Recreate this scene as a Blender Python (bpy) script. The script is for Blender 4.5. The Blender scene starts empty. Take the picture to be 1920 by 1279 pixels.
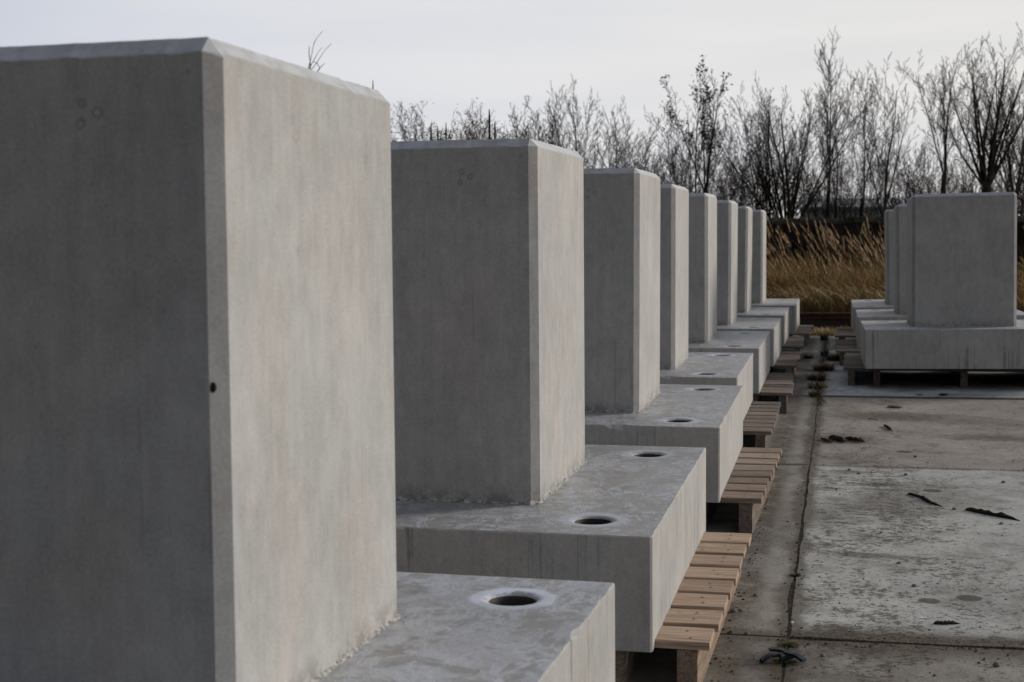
import bpy, math, random
from mathutils import Vector, noise, Matrix

sc = bpy.context.scene
C = sc.collection
R = math.radians

# ------------------------------------------------------------------ camera
F_PX, PITCH, ROLL, YAW = 2674.76, 0.0719, -0.01002, 0.22563
ZC = 1.25975
cam_d = bpy.data.cameras.new('camera')
cam = bpy.data.objects.new('camera', cam_d)
C.objects.link(cam)
cam_d.sensor_width = 36.0
cam_d.sensor_fit = 'HORIZONTAL'
cam_d.lens = F_PX / 1920 * 36
cam_d.clip_start = 0.05
cam_d.clip_end = 3000
cam_d.dof.use_dof = True
cam_d.dof.focus_distance = 5.6
cam_d.dof.aperture_fstop = 6.8
cy, sy = math.cos(YAW), math.sin(YAW)
cp, sp = math.cos(PITCH), math.sin(PITCH)
fw = Vector((-sy*cp, cy*cp, -sp))
rt = Vector((cy, sy, 0))
up = rt.cross(fw)
r2 = rt*math.cos(ROLL) + up*math.sin(ROLL)
u2 = -rt*math.sin(ROLL) + up*math.cos(ROLL)
M = Matrix((r2, u2, -fw)).transposed().to_4x4()
M.translation = Vector((0, 0, ZC))
cam.matrix_world = M
sc.camera = cam

# ------------------------------------------------------------------ world, sun, exposure
SUN_EL, SUN_AZ = R(18), R(54)        # azimuth from +Y towards +X
SD = Vector((math.cos(SUN_EL)*math.sin(SUN_AZ), math.cos(SUN_EL)*math.cos(SUN_AZ), math.sin(SUN_EL)))
world = bpy.data.worlds.new("World")
sc.world = world
world.use_nodes = True


class NT:
    """small helper for node trees"""
    def __init__(s, tree):
        s.t = tree
        s.n = tree.nodes
        s.l = tree.links

    def node(s, typ, ins=None, **kw):
        nd = s.n.new(typ)
        for k, v in kw.items():
            setattr(nd, k, v)
        for k, v in (ins or {}).items():
            s.put(nd.inputs[k], v)
        return nd

    def put(s, sock, v):
        if isinstance(v, bpy.types.NodeSocket):
            s.l.new(v, sock)
        else:
            sock.default_value = v

    def m(s, op, a, b=0.0, c=None, clamp=False):
        nd = s.n.new('ShaderNodeMath')
        nd.operation = op
        nd.use_clamp = clamp
        s.put(nd.inputs[0], a)
        s.put(nd.inputs[1], b)
        if c is not None:
            s.put(nd.inputs[2], c)
        return nd.outputs[0]

    def mr(s, v, a, b, c=0.0, d=1.0, smooth=True):
        nd = s.n.new('ShaderNodeMapRange')
        if smooth:
            nd.interpolation_type = 'SMOOTHSTEP'
        for i, q in enumerate((v, a, b, c, d)):
            s.put(nd.inputs[i], q)
        return nd.outputs[0]

    def mix(s, f, a, b, typ='MIX'):
        nd = s.n.new('ShaderNodeMix')
        nd.data_type = 'RGBA'
        nd.blend_type = typ
        s.put(nd.inputs['Factor'], f)
        s.put(nd.inputs[6], a if not isinstance(a, tuple) else (*a[:3], 1))
        s.put(nd.inputs[7], b if not isinstance(b, tuple) else (*b[:3], 1))
        return nd.outputs[2]

    def noise(s, vec, scale, detail=4, rough=.55, dist=0.0):
        nd = s.node('ShaderNodeTexNoise', {'Vector': vec, 'Scale': scale, 'Detail': detail,
                                           'Roughness': rough, 'Distortion': dist})
        return nd.outputs['Fac']

    def scale(s, vec, sc3):
        nd = s.n.new('ShaderNodeVectorMath')
        nd.operation = 'MULTIPLY'
        s.put(nd.inputs[0], vec)
        nd.inputs[1].default_value = sc3
        return nd.outputs[0]

    def add(s, vec, o):
        nd = s.n.new('ShaderNodeVectorMath')
        nd.operation = 'ADD'
        s.put(nd.inputs[0], vec)
        s.put(nd.inputs[1], o)
        return nd.outputs[0]

    def dist(s, vec, p):
        nd = s.n.new('ShaderNodeVectorMath')
        nd.operation = 'DISTANCE'
        s.put(nd.inputs[0], vec)
        nd.inputs[1].default_value = p
        return nd.outputs['Value']

    def ramp(s, v, stops):
        nd = s.n.new('ShaderNodeValToRGB')
        s.put(nd.inputs[0], v)
        e = nd.color_ramp.elements
        while len(e) < len(stops):
            e.new(.5)
        for q, (p, c) in zip(e, stops):
            q.position = p
            q.color = (*c, 1)
        return nd.outputs[0]


W = NT(world.node_tree)
W.n.clear()
wo = W.node('ShaderNodeOutputWorld')
bg = W.node('ShaderNodeBackground', {'Strength': 0.1})
sky = W.node('ShaderNodeTexSky')
sky.sky_type = 'NISHITA'
sky.sun_disc = False
sky.sun_elevation = SUN_EL
sky.sun_rotation = SUN_AZ
sky.air_density = 1.5
sky.dust_density = 3
tc = W.node('ShaderNodeTexCoord')
gen = tc.outputs['Generated']
dt = W.n.new('ShaderNodeVectorMath')
dt.operation = 'DOT_PRODUCT'
W.l.new(gen, dt.inputs[0])
dt.inputs[1].default_value = SD
d = W.mr(dt.outputs['Value'], -1, 1, smooth=False)
cloud = W.ramp(d, [(0.0, (.010, .0105, .012)), (.30, (.024, .025, .028)), (.42, (.19, .20, .23)), (.51, (.57, .60, .695)),
                   (.60, (.70, .72, .775)), (.69, (.77, .775, .80)), (.84, (.80, .79, .775)), (1.0, (.98, .95, .90))])
sep = W.node('ShaderNodeSeparateXYZ', {0: gen})
z = W.m('ADD', W.m('ABSOLUTE', sep.outputs['Z']), .12)
cvec = W.node('ShaderNodeCombineXYZ', {0: W.m('DIVIDE', sep.outputs['X'], z), 1: W.m('DIVIDE', sep.outputs['Y'], z), 2: 0.0})
n1 = W.noise(W.scale(cvec.outputs[0], (.55, .9, 1)), 1.1, 5, .5, .6)
cloud = W.mix(W.mr(n1, .32, .68), W.mix(1.0, cloud, (.955, .965, .99), 'MULTIPLY'), W.mix(1.0, cloud, (1.035, 1.03, 1.025), 'MULTIPLY'))
hi = W.mr(sep.outputs['Z'], .17, .95)
cloud = W.mix(hi, cloud, W.mix(1.0, cloud, (.47, .52, .60), 'MULTIPLY'))
cloud10 = W.mix(1.0, cloud, (10, 10, 10), 'MULTIPLY')
skyc = W.mix(.96, sky.outputs[0], cloud10)
W.l.new(skyc, bg.inputs['Color'])
W.l.new(bg.outputs[0], wo.inputs['Surface'])

sd = bpy.data.lights.new('sun', 'SUN')
sd.energy = 2.6
sd.angle = R(13)
sd.color = (1.0, .935, .855)
sun = bpy.data.objects.new('sun', sd)
C.objects.link(sun)
sun.rotation_euler = (-SD).to_track_quat('-Z', 'Y').to_euler()
sc.view_settings.view_transform = 'Standard'
sc.view_settings.look = 'None'
sc.view_settings.exposure = 0.0
sc.view_settings.gamma = 1

# ------------------------------------------------------------------ helpers
def new_mat(name):
    m = bpy.data.materials.new(name)
    m.use_nodes = True
    t = NT(m.node_tree)
    b = t.n['Principled BSDF']
    return m, t, b


def mesh_obj(name, verts, faces, mats, parent=None, midx=None, col=None, smooth=False, loc=None):
    me = bpy.data.meshes.new(name)
    me.from_pydata(verts, [], faces)
    for m in (mats if isinstance(mats, (list, tuple)) else [mats]):
        me.materials.append(m)
    if midx:
        me.polygons.foreach_set('material_index', midx)
    if smooth:
        me.polygons.foreach_set('use_smooth', [True]*len(me.polygons))
    if col:
        at = me.color_attributes.new('Col', 'FLOAT_COLOR', 'POINT')
        flat = []
        for c in col:
            flat += [c[0], c[1], c[2], 1]
        at.data.foreach_set('color', flat)
    me.update()
    o = bpy.data.objects.new(name, me)
    C.objects.link(o)
    if parent:
        o.parent = parent
    if loc:
        o.location = loc
    return o


def tag(o, label=None, cat=None, group=None, kind=None):
    if label:
        o['label'] = label
    if cat:
        o['category'] = cat
    if group:
        o['group'] = group
    if kind:
        o['kind'] = kind
    return o


def empty(name, loc, rz=0, label=None, cat=None, group=None):
    o = bpy.data.objects.new(name, None)
    o.empty_display_size = .2
    C.objects.link(o)
    o.location = loc
    o.rotation_euler = (0, 0, rz)
    return tag(o, label, cat, group)


def hsh(i, s=0):
    return random.Random(i*7919+s*104729+13).random()


# ------------------------------------------------------------------ materials
def concrete(name, base, kind):
    m, t, b = new_mat(name)
    tcn = t.node('ShaderNodeTexCoord')
    oi = t.node('ShaderNodeObjectInfo')
    obj = tcn.outputs['Object']
    rnd = t.m('MULTIPLY', oi.outputs['Random'], 37.0)
    cv = t.node('ShaderNodeCombineXYZ', {0: rnd, 1: rnd, 2: rnd}).outputs[0]
    v = t.add(obj, cv)
    nb = t.noise(v, 2.6, 4, .6)
    ns = t.noise(t.scale(v, (26, 26, 1.1)), 1.0, 4, .6)
    ns2 = t.noise(t.scale(v, (90, 90, 3.0)), 1.0, 2, .6)
    ng = t.noise(v, 160, 3, .7)
    nm = t.noise(t.scale(v, (1, 1, .55)), 24, 5, .7)
    f = t.m('ADD', t.mr(nb, .3, .7, .88, 1.10, False), t.mr(ng, .3, .7, -.11, .11, False))
    f = t.m('ADD', f, t.mr(nm, .3, .7, -.11, .11, False))
    if kind != 'top':
        f = t.m('ADD', f, t.mr(ns, .3, .7, -.028, .028, False))
        f = t.m('ADD', f, t.mr(ns2, .3, .7, -.035, .035, False))
    col = t.mix(1.0, base, t.node('ShaderNodeCombineColor', {0: f, 1: f, 2: f}).outputs[0], 'MULTIPLY')
    # warm / cool cast of the cement skin
    cast = t.noise(t.scale(v, (1, 1, .6)), 5.0, 3, .5)
    col = t.mix(t.mr(cast, .4, .6, 0, .6), col, t.mix(1.0, col, (1.05, .985, .955), 'MULTIPLY'))
    # air pores
    vo = t.node('ShaderNodeTexVoronoi', {'Vector': v, 'Scale': 34.0})
    pore = t.m('MULTIPLY', t.m('LESS_THAN', vo.outputs['Distance'], .07), t.m('GREATER_THAN', t.noise(v, 9, 2), .60))
    col = t.mix(t.m('MULTIPLY', pore, .45), col, (.1, .098, .095))
    hgt = t.m('ADD', t.m('MULTIPLY', ng, .25), t.m('MULTIPLY', pore, -.6))
    sp3 = t.node('ShaderNodeSeparateXYZ', {0: obj})
    X, Y, Z = sp3.outputs[0], sp3.outputs[1], sp3.outputs[2]
    rough = .82
    if kind == 'column':
        # round former marks on the faces
        wob = t.m('MULTIPLY', t.m('SUBTRACT', t.noise(v, 45, 4), .5), .018)
        for (px, pz, r) in ((.183, 1.004, .006), (.210, .989, .007), (.18, .972, .006), (.365, 1.045, .002)):
            dx = t.m('SUBTRACT', X, px)
            dz = t.m('SUBTRACT', Z, pz)
            dd = t.m('ADD', t.m('SQRT', t.m('ADD', t.m('MULTIPLY', dx, dx), t.m('MULTIPLY', dz, dz))), wob)
            ring = t.m('SUBTRACT', 1.0, t.mr(t.m('ABSOLUTE', t.m('SUBTRACT', dd, r)), .0, .0055))
            front = t.m('LESS_THAN', Y, -.35)
            col = t.mix(t.m('MULTIPLY', t.m('MULTIPLY', ring, front), .42), col, (.14, .135, .13))
        for (py, pz, r) in ((-.11, .968, .010), (.24, .986, .010), (.24, .952, .008), (-.11, .77, .004), (-.12, .995, .006)):
            dx = t.m('SUBTRACT', Y, py)
            dz = t.m('SUBTRACT', Z, pz)
            dd = t.m('ADD', t.m('SQRT', t.m('ADD', t.m('MULTIPLY', dx, dx), t.m('MULTIPLY', dz, dz))), wob)
            ring = t.m('SUBTRACT', 1.0, t.mr(t.m('ABSOLUTE', t.m('SUBTRACT', dd, r)), .0, .008))
            side = t.m('GREATER_THAN', X, .35)
            col = t.mix(t.m('MULTIPLY', t.m('MULTIPLY', ring, side), .25), col, (.2, .19, .175))
        # crumbly, dirty joint at the foot
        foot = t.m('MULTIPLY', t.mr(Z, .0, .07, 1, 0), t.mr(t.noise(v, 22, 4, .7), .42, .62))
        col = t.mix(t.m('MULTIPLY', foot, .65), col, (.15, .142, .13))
        # uneven bluish-white tone on the top rim
        rim = t.m('MULTIPLY', t.mr(Z, 1.071, 1.078), t.mr(t.noise(t.scale(v, (14, 14, 30)), 1.0, 5, .7), .34, .56, .25, 1))
        col = t.mix(t.m('MULTIPLY', rim, .75), col, (.50, .515, .545))
        # thin dark streaks low on the side
        st = t.m('MULTIPLY', t.mr(t.noise(t.scale(v, (48, 48, .9)), 1.0, 2, .5), .66, .74), t.mr(t.noise(v, 3.1, 2), .5, .62))
        col = t.mix(t.m('MULTIPLY', st, .35), col, (.17, .165, .155))
    if kind == 'side':
        st = t.m('MULTIPLY', t.mr(t.noise(t.scale(v, (60, 60, 1.0)), 1.0, 3, .55), .57, .66), t.mr(t.noise(v, 5.1, 3), .42, .58))
        col = t.mix(t.m('MULTIPLY', st, .6), col, (.12, .115, .105))
        st2 = t.m('MULTIPLY', t.mr(t.noise(t.scale(v, (11, 11, .5)), 1.0, 2, .55), .66, .72), t.mr(Z, -.25, -.02))
        col = t.mix(t.m('MULTIPLY', st2, .4), col, (.2, .195, .185))
    if kind == 'top':
        wear_or_shade = t.node('ShaderNodeAttribute', attribute_type='OBJECT', attribute_name='wear_or_shade').outputs['Fac']
        wn = t.noise(v, 5.5, 7, .66, 1.3)
        wn2 = t.noise(t.scale(v, (1, 2.2, 1)), 19, 5, .65, .8)
        eff = t.m('ADD', t.m('MULTIPLY', wn, .65), t.m('MULTIPLY', wn2, .35))
        th = t.mr(wear_or_shade, 0, 1, .60, .475, False)
        msk = t.m('MULTIPLY', t.mr(t.m('SUBTRACT', eff, th), -.01, .06), .6)
        wl = t.m('ABSOLUTE', t.m('SUBTRACT', t.noise(t.scale(v, (1.5, .8, 1)), 5.5, 8, .74, .4), .5))
        wisp = t.m('MULTIPLY', t.mr(wl, .0, .045, 1, 0), t.mr(t.m('ADD', wn2, t.m('MULTIPLY', wear_or_shade, .16)), .46, .58))
        msk = t.m('MAXIMUM', msk, wisp)
        msk = t.m('MULTIPLY', msk, t.mr(t.noise(v, 70, 4, .7), .3, .5, .35, 1))
        ax = t.m('SUBTRACT', t.m('ABSOLUTE', X), .61)
        ay = t.m('SUBTRACT', t.m('ABSOLUTE', Y), .60)
        dd = t.m('SQRT', t.m('ADD', t.m('MULTIPLY', ax, ax), t.m('MULTIPLY', ay, ay)))
        wn3 = t.noise(v, 26, 6, .7)
        ddn = t.m('ADD', dd, t.m('ADD', t.m('MULTIPLY', t.m('SUBTRACT', wn3, .5), .06), t.m('MULTIPLY', t.m('SUBTRACT', wn2, .5), .03)))
        ring = t.m('MULTIPLY', t.mr(ddn, .086, .112, 1, 0), t.mr(ddn, .056, .068))
        msk = t.m('MAXIMUM', t.m('MULTIPLY', msk, .8), t.m('MULTIPLY', ring, t.mr(wear_or_shade, 0, 1, .35, 1.25, False)))
        col = t.mix(t.m('MULTIPLY', msk, .9), col, (.52, .55, .62))
        hgt = t.m('ADD', hgt, t.m('MULTIPLY', msk, .5))
        # trowelled surface: patches dark with damp
        damp = t.mr(t.noise(v, 2.3, 5, .65, .5), .42, .6)
        col = t.mix(t.m('MULTIPLY', damp, .35), col, (.19, .188, .182))
        # scum and crumbs next to the column foot
        q = t.m('MAXIMUM', t.m('ABSOLUTE', X), t.m('ABSOLUTE', Y))
        near = t.m('MULTIPLY', t.mr(q, .44, .58, 1, 0), t.mr(t.noise(v, 13, 5, .7), .46, .58))
        col = t.mix(t.m('MULTIPLY', near, .5), col, (.46, .46, .45))
        rough = t.mr(msk, 0, 1, .5, .85, False)
    bmp = t.node('ShaderNodeBump', {'Height': hgt, 'Strength': .35, 'Distance': .004})
    t.put(b.inputs['Base Color'], col)
    t.put(b.inputs['Roughness'], rough)
    t.put(b.inputs['Normal'], bmp.outputs[0])
    b.inputs['Specular IOR Level'].default_value = .28
    return m


M_col = concrete('column_concrete', (.362, .358, .346), 'column')
M_side = concrete('slab_side_concrete', (.358, .354, .342), 'side')
M_top = concrete('slab_top_concrete', (.275, .275, .272), 'top')


def simple(name, c, rough=.8, var=.2, scale=8, spec=.1, metal=0, stretch=(1, 1, 1), c2=None):
    m, t, b = new_mat(name)
    o = t.node('ShaderNodeTexCoord').outputs['Object']
    n = t.noise(t.scale(o, stretch), scale, 5, .6)
    c2 = c2 or tuple(x*(1-var) for x in c)
    hi = tuple(min(1, x*(1+var)) for x in c)
    t.put(b.inputs['Base Color'], t.mix(t.mr(n, .3, .7), c2, hi))
    b.inputs['Roughness'].default_value = rough
    b.inputs['Specular IOR Level'].default_value = spec
    b.inputs['Metallic'].default_value = metal
    bm = t.node('ShaderNodeBump', {'Height': n, 'Strength': .4, 'Distance': .01})
    t.put(b.inputs['Normal'], bm.outputs[0])
    return m


def wood(name, length_axis):
    m, t, b = new_mat(name)
    o = t.node('ShaderNodeTexCoord').outputs['Object']
    oi = t.node('ShaderNodeObjectInfo')
    rnd = t.m('MULTIPLY', oi.outputs['Random'], 61.0)
    v = t.add(o, t.node('ShaderNodeCombineXYZ', {0: rnd, 1: rnd, 2: rnd}).outputs[0])
    s1 = (1.2, 14, 14) if length_axis == 0 else (14, 1.2, 14)
    s2 = (5, 160, 160) if length_axis == 0 else (160, 5, 160)
    g = t.noise(t.scale(v, s1), 2.2, 5, .65, 1.6)
    g2 = t.noise(t.scale(v, s2), 1.0, 3, .6)
    wear_or_shade = t.node('ShaderNodeAttribute', attribute_type='OBJECT', attribute_name='wear_or_shade').outputs['Fac']
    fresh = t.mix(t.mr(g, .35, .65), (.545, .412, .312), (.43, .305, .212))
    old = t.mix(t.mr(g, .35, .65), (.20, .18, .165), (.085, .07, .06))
    col = t.mix(wear_or_shade, fresh, old)
    col = t.mix(t.mr(g2, .42, .66, 0, .6), col, (.12, .085, .06))
    tone = t.mr(t.m('FRACT', t.m('MULTIPLY', oi.outputs['Random'], 7.31)), 0, 1, .55, 1.15, False)
    col = t.mix(1.0, col, t.node('ShaderNodeCombineColor', {0: tone, 1: tone, 2: tone}).outputs[0], 'MULTIPLY')
    # knots
    vo = t.node('ShaderNodeTexVoronoi', {'Vector': t.scale(v, (1, 1, 1)), 'Scale': 4.5})
    kn = t.mr(vo.outputs['Distance'], .02, .055, 1, 0)
    col = t.mix(t.m('MULTIPLY', kn, .7), col, (.16, .075, .035))
    t.put(b.inputs['Base Color'], col)
    b.inputs['Roughness'].default_value = .85
    b.inputs['Specular IOR Level'].default_value = .08
    bm = t.node('ShaderNodeBump', {'Height': g2, 'Strength': .35, 'Distance': .004})
    t.put(b.inputs['Normal'], bm.outputs[0])
    return m


M_board = wood('pallet_board_wood', 0)
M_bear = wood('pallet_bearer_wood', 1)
M_nail = simple('rusty_nail', (.05, .03, .022), .6)
M_liner = simple('hole_liner_plastic', (.035, .031, .028), .6)
M_crumb = simple('crumbled_mortar', (.29, .28, .26), .95, .6, 75)


# ------------------------------------------------------------------ the setting
JX, JY0, JS = -.15, 4.48, 3.45

def ground_material():
    m, t, b = new_mat('yard_concrete')
    o = t.node('ShaderNodeTexCoord').outputs['Object']
    s = t.node('ShaderNodeSeparateXYZ', {0: o})
    X, Y = s.outputs[0], s.outputs[1]
    tint = t.node('ShaderNodeVertexColor', layer_name='Col').outputs[0]
    n1 = t.noise(o, 1.3, 6, .62)
    n2 = t.noise(o, 9, 6, .7)
    n3 = t.noise(o, 90, 4, .7)
    f = t.m('ADD', t.mr(n1, .3, .7, .84, 1.16, False), t.m('ADD', t.mr(n2, .3, .7, -.15, .15, False), t.mr(n3, .3, .7, -.22, .22, False)))
    col = t.mix(1.0, tint, t.node('ShaderNodeCombineColor', {0: f, 1: f, 2: f}).outputs[0], 'MULTIPLY')
    brown = (.062, .049, .038)
    dark = (.04, .032, .026)
    # loose dirt washed along the joints and beside the pallets
    djx = t.m('ABSOLUTE', t.m('SUBTRACT', X, JX))
    djy = t.m('PINGPONG', t.m('SUBTRACT', Y, JY0), JS/2)
    nw = t.noise(o, 3.2, 5, .65)
    wx = t.mr(nw, .3, .7, .022, .10, False)
    near = t.m('MULTIPLY', t.mr(Y, 6.0, 5.0, .0, .15), t.mr(X, -.2, .1, .35, 1))
    wy = t.m('ADD', t.mr(nw, .3, .7, .02, .13, False), near)
    a = t.m('SUBTRACT', 1.0, t.mr(t.m('DIVIDE', djx, wx), .3, 1.2))
    c = t.m('SUBTRACT', 1.0, t.mr(t.m('DIVIDE', djy, wy), .2, 1.1))
    pal = t.m('SUBTRACT', 1.0, t.mr(t.m('ABSOLUTE', t.m('ADD', X, .33)), .035, .10))
    pal = t.m('MULTIPLY', pal, t.mr(t.m('ADD', t.m('MULTIPLY', n2, .6), t.m('MULTIPLY', nw, .4)), .36, .56))
    msk = t.m('MAXIMUM', t.m('MAXIMUM', a, c), pal)
    big = t.mr(t.noise(t.scale(o, (1, 1.1, 1)), 1.05, 6, .68, .4), .49, .64, 0, .55)
    msk2 = t.m('MAXIMUM', t.m('MULTIPLY', msk, t.mr(n2, .25, .5, .55, .95)), big)
    col = t.mix(t.m('MULTIPLY', msk2, .85), col, t.mix(n3, brown, (.14, .115, .09)))
    # trodden mud flecks
    fl = t.m('ADD', t.m('MULTIPLY', t.noise(t.scale(o, (.8, 1, 1)), 55, 8, .75), .6), t.m('MULTIPLY', t.noise(o, 17, 5, .7), .4))
    dens = t.m('MULTIPLY', t.mr(t.noise(o, 2.1, 5, .65), .34, .58), t.m('MULTIPLY', t.m('MULTIPLY', t.mr(X, -.2, -.05, .25, 1), t.mr(X, .8, .25, .35, 1)), t.mr(Y, 9.5, 7.2, .45, 1)))
    th = t.mr(dens, 0, 1, .60, .495, False)
    flm = t.mr(t.m('SUBTRACT', fl, th), 0, .02)
    col = t.mix(t.m('MULTIPLY', flm, .75), col, (.075, .06, .047))
    wet = t.mr(t.noise(t.scale(o, (1, .6, 1)), 1.9, 5, .6, .4), .5, .68)
    col = t.mix(t.m('MULTIPLY', wet, .28), col, (.10, .098, .095))
    blot = t.mr(t.noise(t.scale(o, (1, .8, 1)), 4.5, 7, .72, .3), .54, .66)
    col = t.mix(t.m('MULTIPLY', blot, .45), col, (.085, .07, .056))
    vo = t.node('ShaderNodeTexVoronoi', {'Vector': o, 'Scale': 38.0, 'Randomness': 1.0})
    sz = t.mr(t.noise(o, 2.2, 3), .35, .65, .06, .22)
    # gritty ridge of dirt along the nearest cross joint
    jy = t.m('ABSOLUTE', t.m('ADD', t.m('SUBTRACT', Y, 4.515), t.m('MULTIPLY', t.m('SUBTRACT', t.noise(o, 7, 6, .7), .5), .16)))
    grit = t.m('MULTIPLY', t.mr(jy, .035, .085, 1, 0), t.mr(X, -.17, -.12))
    col = t.mix(t.m('MULTIPLY', grit, .88), col, t.mix(t.mr(n3, .35, .65), (.045, .035, .027), (.15, .125, .10)))
    # washed dirt lying in drifts
    for (px, py, ax, ay) in ((.06, 7.72, .16, .09), (.2, 7.35, .14, .07), (-.05, 7.2, .08, .07), (.3, 10.2, .5, .35), (.95, 9.2, .45, .2), (.02, 9.0, .3, .3), (.13, 5.7, .2, .07), (-.15, 4.2, .16, .25), (-.02, 4.62, .10, .07)):
        vv = t.scale(t.add(o, (-px, -py, 0)), (1/ax, 1/ay, 1))
        dd = t.m('ADD', t.dist(vv, (0, 0, 0)), t.m('MULTIPLY', t.m('SUBTRACT', t.noise(o, 14, 6, .7), .5), 2.4))
        col = t.mix(t.mr(dd, .25, 1.15, .62, 0), col, brown)
    spk = t.mr(t.m('SUBTRACT', sz, vo.outputs['Distance']), 0, .03)
    col = t.mix(t.m('MULTIPLY', spk, .75), col, dark)
    # plugged lifting sockets
    for (px, py, r) in ((.452, 7.216, .05), (.377, 8.537, .05), (.445, 5.083, .047), (.31, 5.02, .04)):
        dd = t.m('ADD', t.dist(o, (px, py, 0)), t.m('MULTIPLY', t.m('SUBTRACT', n2, .5), .012))
        col = t.mix(t.m('MULTIPLY', t.mr(dd, r-.008, r+.002, 1, 0), .75), col, (.055, .045, .036))
    t.put(b.inputs['Base Color'], col)
    b.inputs['Roughness'].default_value = .95
    b.inputs['Specular IOR Level'].default_value = .05
    h = t.m('ADD', t.m('MULTIPLY', n3, .5), t.m('ADD', t.m('MULTIPLY', flm, .5), t.m('MULTIPLY', n2, .7)))
    bm = t.node('ShaderNodeBump', {'Height': h, 'Strength': .55, 'Distance': .006})
    t.put(b.inputs['Normal'], bm.outputs[0])
    return m


M_yard = ground_material()
M_soil = simple('dark_soil', (.115, .095, .072), .95, .45, 45)

# soil sheet reaching the horizon, lying under the panels
gv, gf = [], []
E = 900
mesh_obj('ground', [(-E, -E, -.007), (E, -E, -.007), (E, E, -.007), (-E, E, -.007)], [(0, 1, 2, 3)], M_soil)['kind'] = 'structure'

rg = random.Random(4)
pv, pf, pc = [], [], []
xs = [-13.2, -9.95, -6.7, -3.42, JX, 3.1, 6.35, 9.6, 12.85]
ys = [JY0+JS*k for k in range(-4, 5)]
for i in range(len(xs)-1):
    for j in range(len(ys)-1):
        x0, x1, y0, y1 = xs[i], xs[i+1], ys[j], ys[j+1]
        gap = .004
        zt = rg.uniform(-.004, .003)
        base = rg.choice([(.27, .26, .238), (.25, .235, .212), (.29, .285, .268)])
        if i == 4 and abs(y0-4.48) < .1: base = (.385, .38, .355); zt = .003
        if i == 4 and abs(y0-7.93) < .1: base = (.29, .262, .232); zt = -.003
        if i == 4 and abs(y0-1.03) < .1: base = (.265, .245, .22); zt = .0
        if i == 4 and abs(y0-11.38) < .1: base = (.34, .345, .34); zt = .005
        if i == 3: base = tuple(q*(.88 if j % 2 else .96) for q in (.27, .25, .222)); zt = -.002 + .001*j
        k0 = len(pv)
        loop = []
        st = .06 if (i in (3, 4)) and 0 < y0 < 19 else .4
        def edge(ax, ay, bx, by):
            n = max(1, int(math.hypot(bx-ax, by-ay)/st))
            return [(ax+(bx-ax)*q/n, ay+(by-ay)*q/n) for q in range(n)]
        for (x, y) in edge(x0, y0, x1, y0)+edge(x1, y0, x1, y1)+edge(x1, y1, x0, y1)+edge(x0, y1, x0, y0):
            w = gap + .012*max(0, noise.noise(Vector((x*5, y*5, i*3.1+j)))) + .02*max(0, noise.noise(Vector((x*1.7, y*1.7, 9+i+j)))-.25)
            xx = min(max(x, x0+w), x1-w)
            yy = min(max(y, y0+w), y1-w)
            loop.append((xx, yy))
        n = len(loop)
        pv += [(x, y, zt) for x, y in loop] + [(x, y, -.06) for x, y in loop]
        pc += [base]*(2*n)
        pf.append(tuple(range(k0, k0+n)))
        for q in range(n):
            q2 = (q+1) % n
            pf.append((k0+q, k0+n+q, k0+n+q2, k0+q2))
tag(mesh_obj('concrete_yard', pv, pf, M_yard, col=pc), kind='structure')

# old track bed between yard and grass
M_bed = simple('track_ballast', (.010, .008, .0065), 1.0, .6, 30, spec=0)
bv, bf = [], []
nx, ny = 120, 24
for j in range(ny+1):
    for i in range(nx+1):
        x = -20+40*i/nx
        y = 18.32+4.6*j/ny
        h = .016+.05*noise.noise(Vector((x*2.3, y*2.3, 0)))+.03*noise.noise(Vector((x*9, y*9, 4)))
        bv.append((x, y, max(h, -.004)+.004))
for j in range(ny):
    for i in range(nx):
        a = j*(nx+1)+i
        bf.append((a, a+1, a+nx+2, a+nx+1))
tag(mesh_obj('track_bed', bv, bf, M_bed), kind='structure')

# dark embankment behind the grass
M_bank = simple('dark_bank_soil', (.013, .0105, .008), 1.0, .5, 3, spec=.05, c2=(.006, .005, .004))
ev, ef = [], []
nx = 260
prof = [(27.0, .0), (27.5, .5), (27.9, 1.05), (28.25, 1.5), (28.6, 1.6), (30.0, 1.62), (32, 1.5), (36, 1.3), (90, 1.0), (140, 0)]
for k, (y, z) in enumerate(prof):
    for i in range(nx+1):
        x = -26+56*i/nx if y < 40 else -120+240*i/nx
        ev.append((x, y+.25*noise.noise(Vector((x*1.5, z*2, 2))), z+(.06*noise.noise(Vector((x*2.2, y, 5))) if z > .1 else 0) - .02))
for k in range(len(prof)-1):
    for i in range(nx):
        a = k*(nx+1)+i
        ef.append((a, a+1, a+nx+2, a+nx+1))
tag(mesh_obj('embankment', ev, ef, M_bank), kind='structure')


# ------------------------------------------------------------------ concrete foundations
def perimeter(hx, hy, vc, step):
    pts = []
    cor = [(hx-vc, -hy), (hx, -hy+vc), (hx, hy-vc), (hx-vc, hy), (-hx+vc, hy), (-hx, hy-vc), (-hx, -hy+vc), (-hx+vc, -hy)]
    for i in range(8):
        a, b = cor[i], cor[(i+1) % 8]
        L = math.hypot(b[0]-a[0], b[1]-a[1])
        n = max(1, int(L/step)) if L > .1 else 1
        for q in range(n):
            pts.append((a[0]+(b[0]-a[0])*q/n, a[1]+(b[1]-a[1])*q/n))
    return pts


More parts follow.
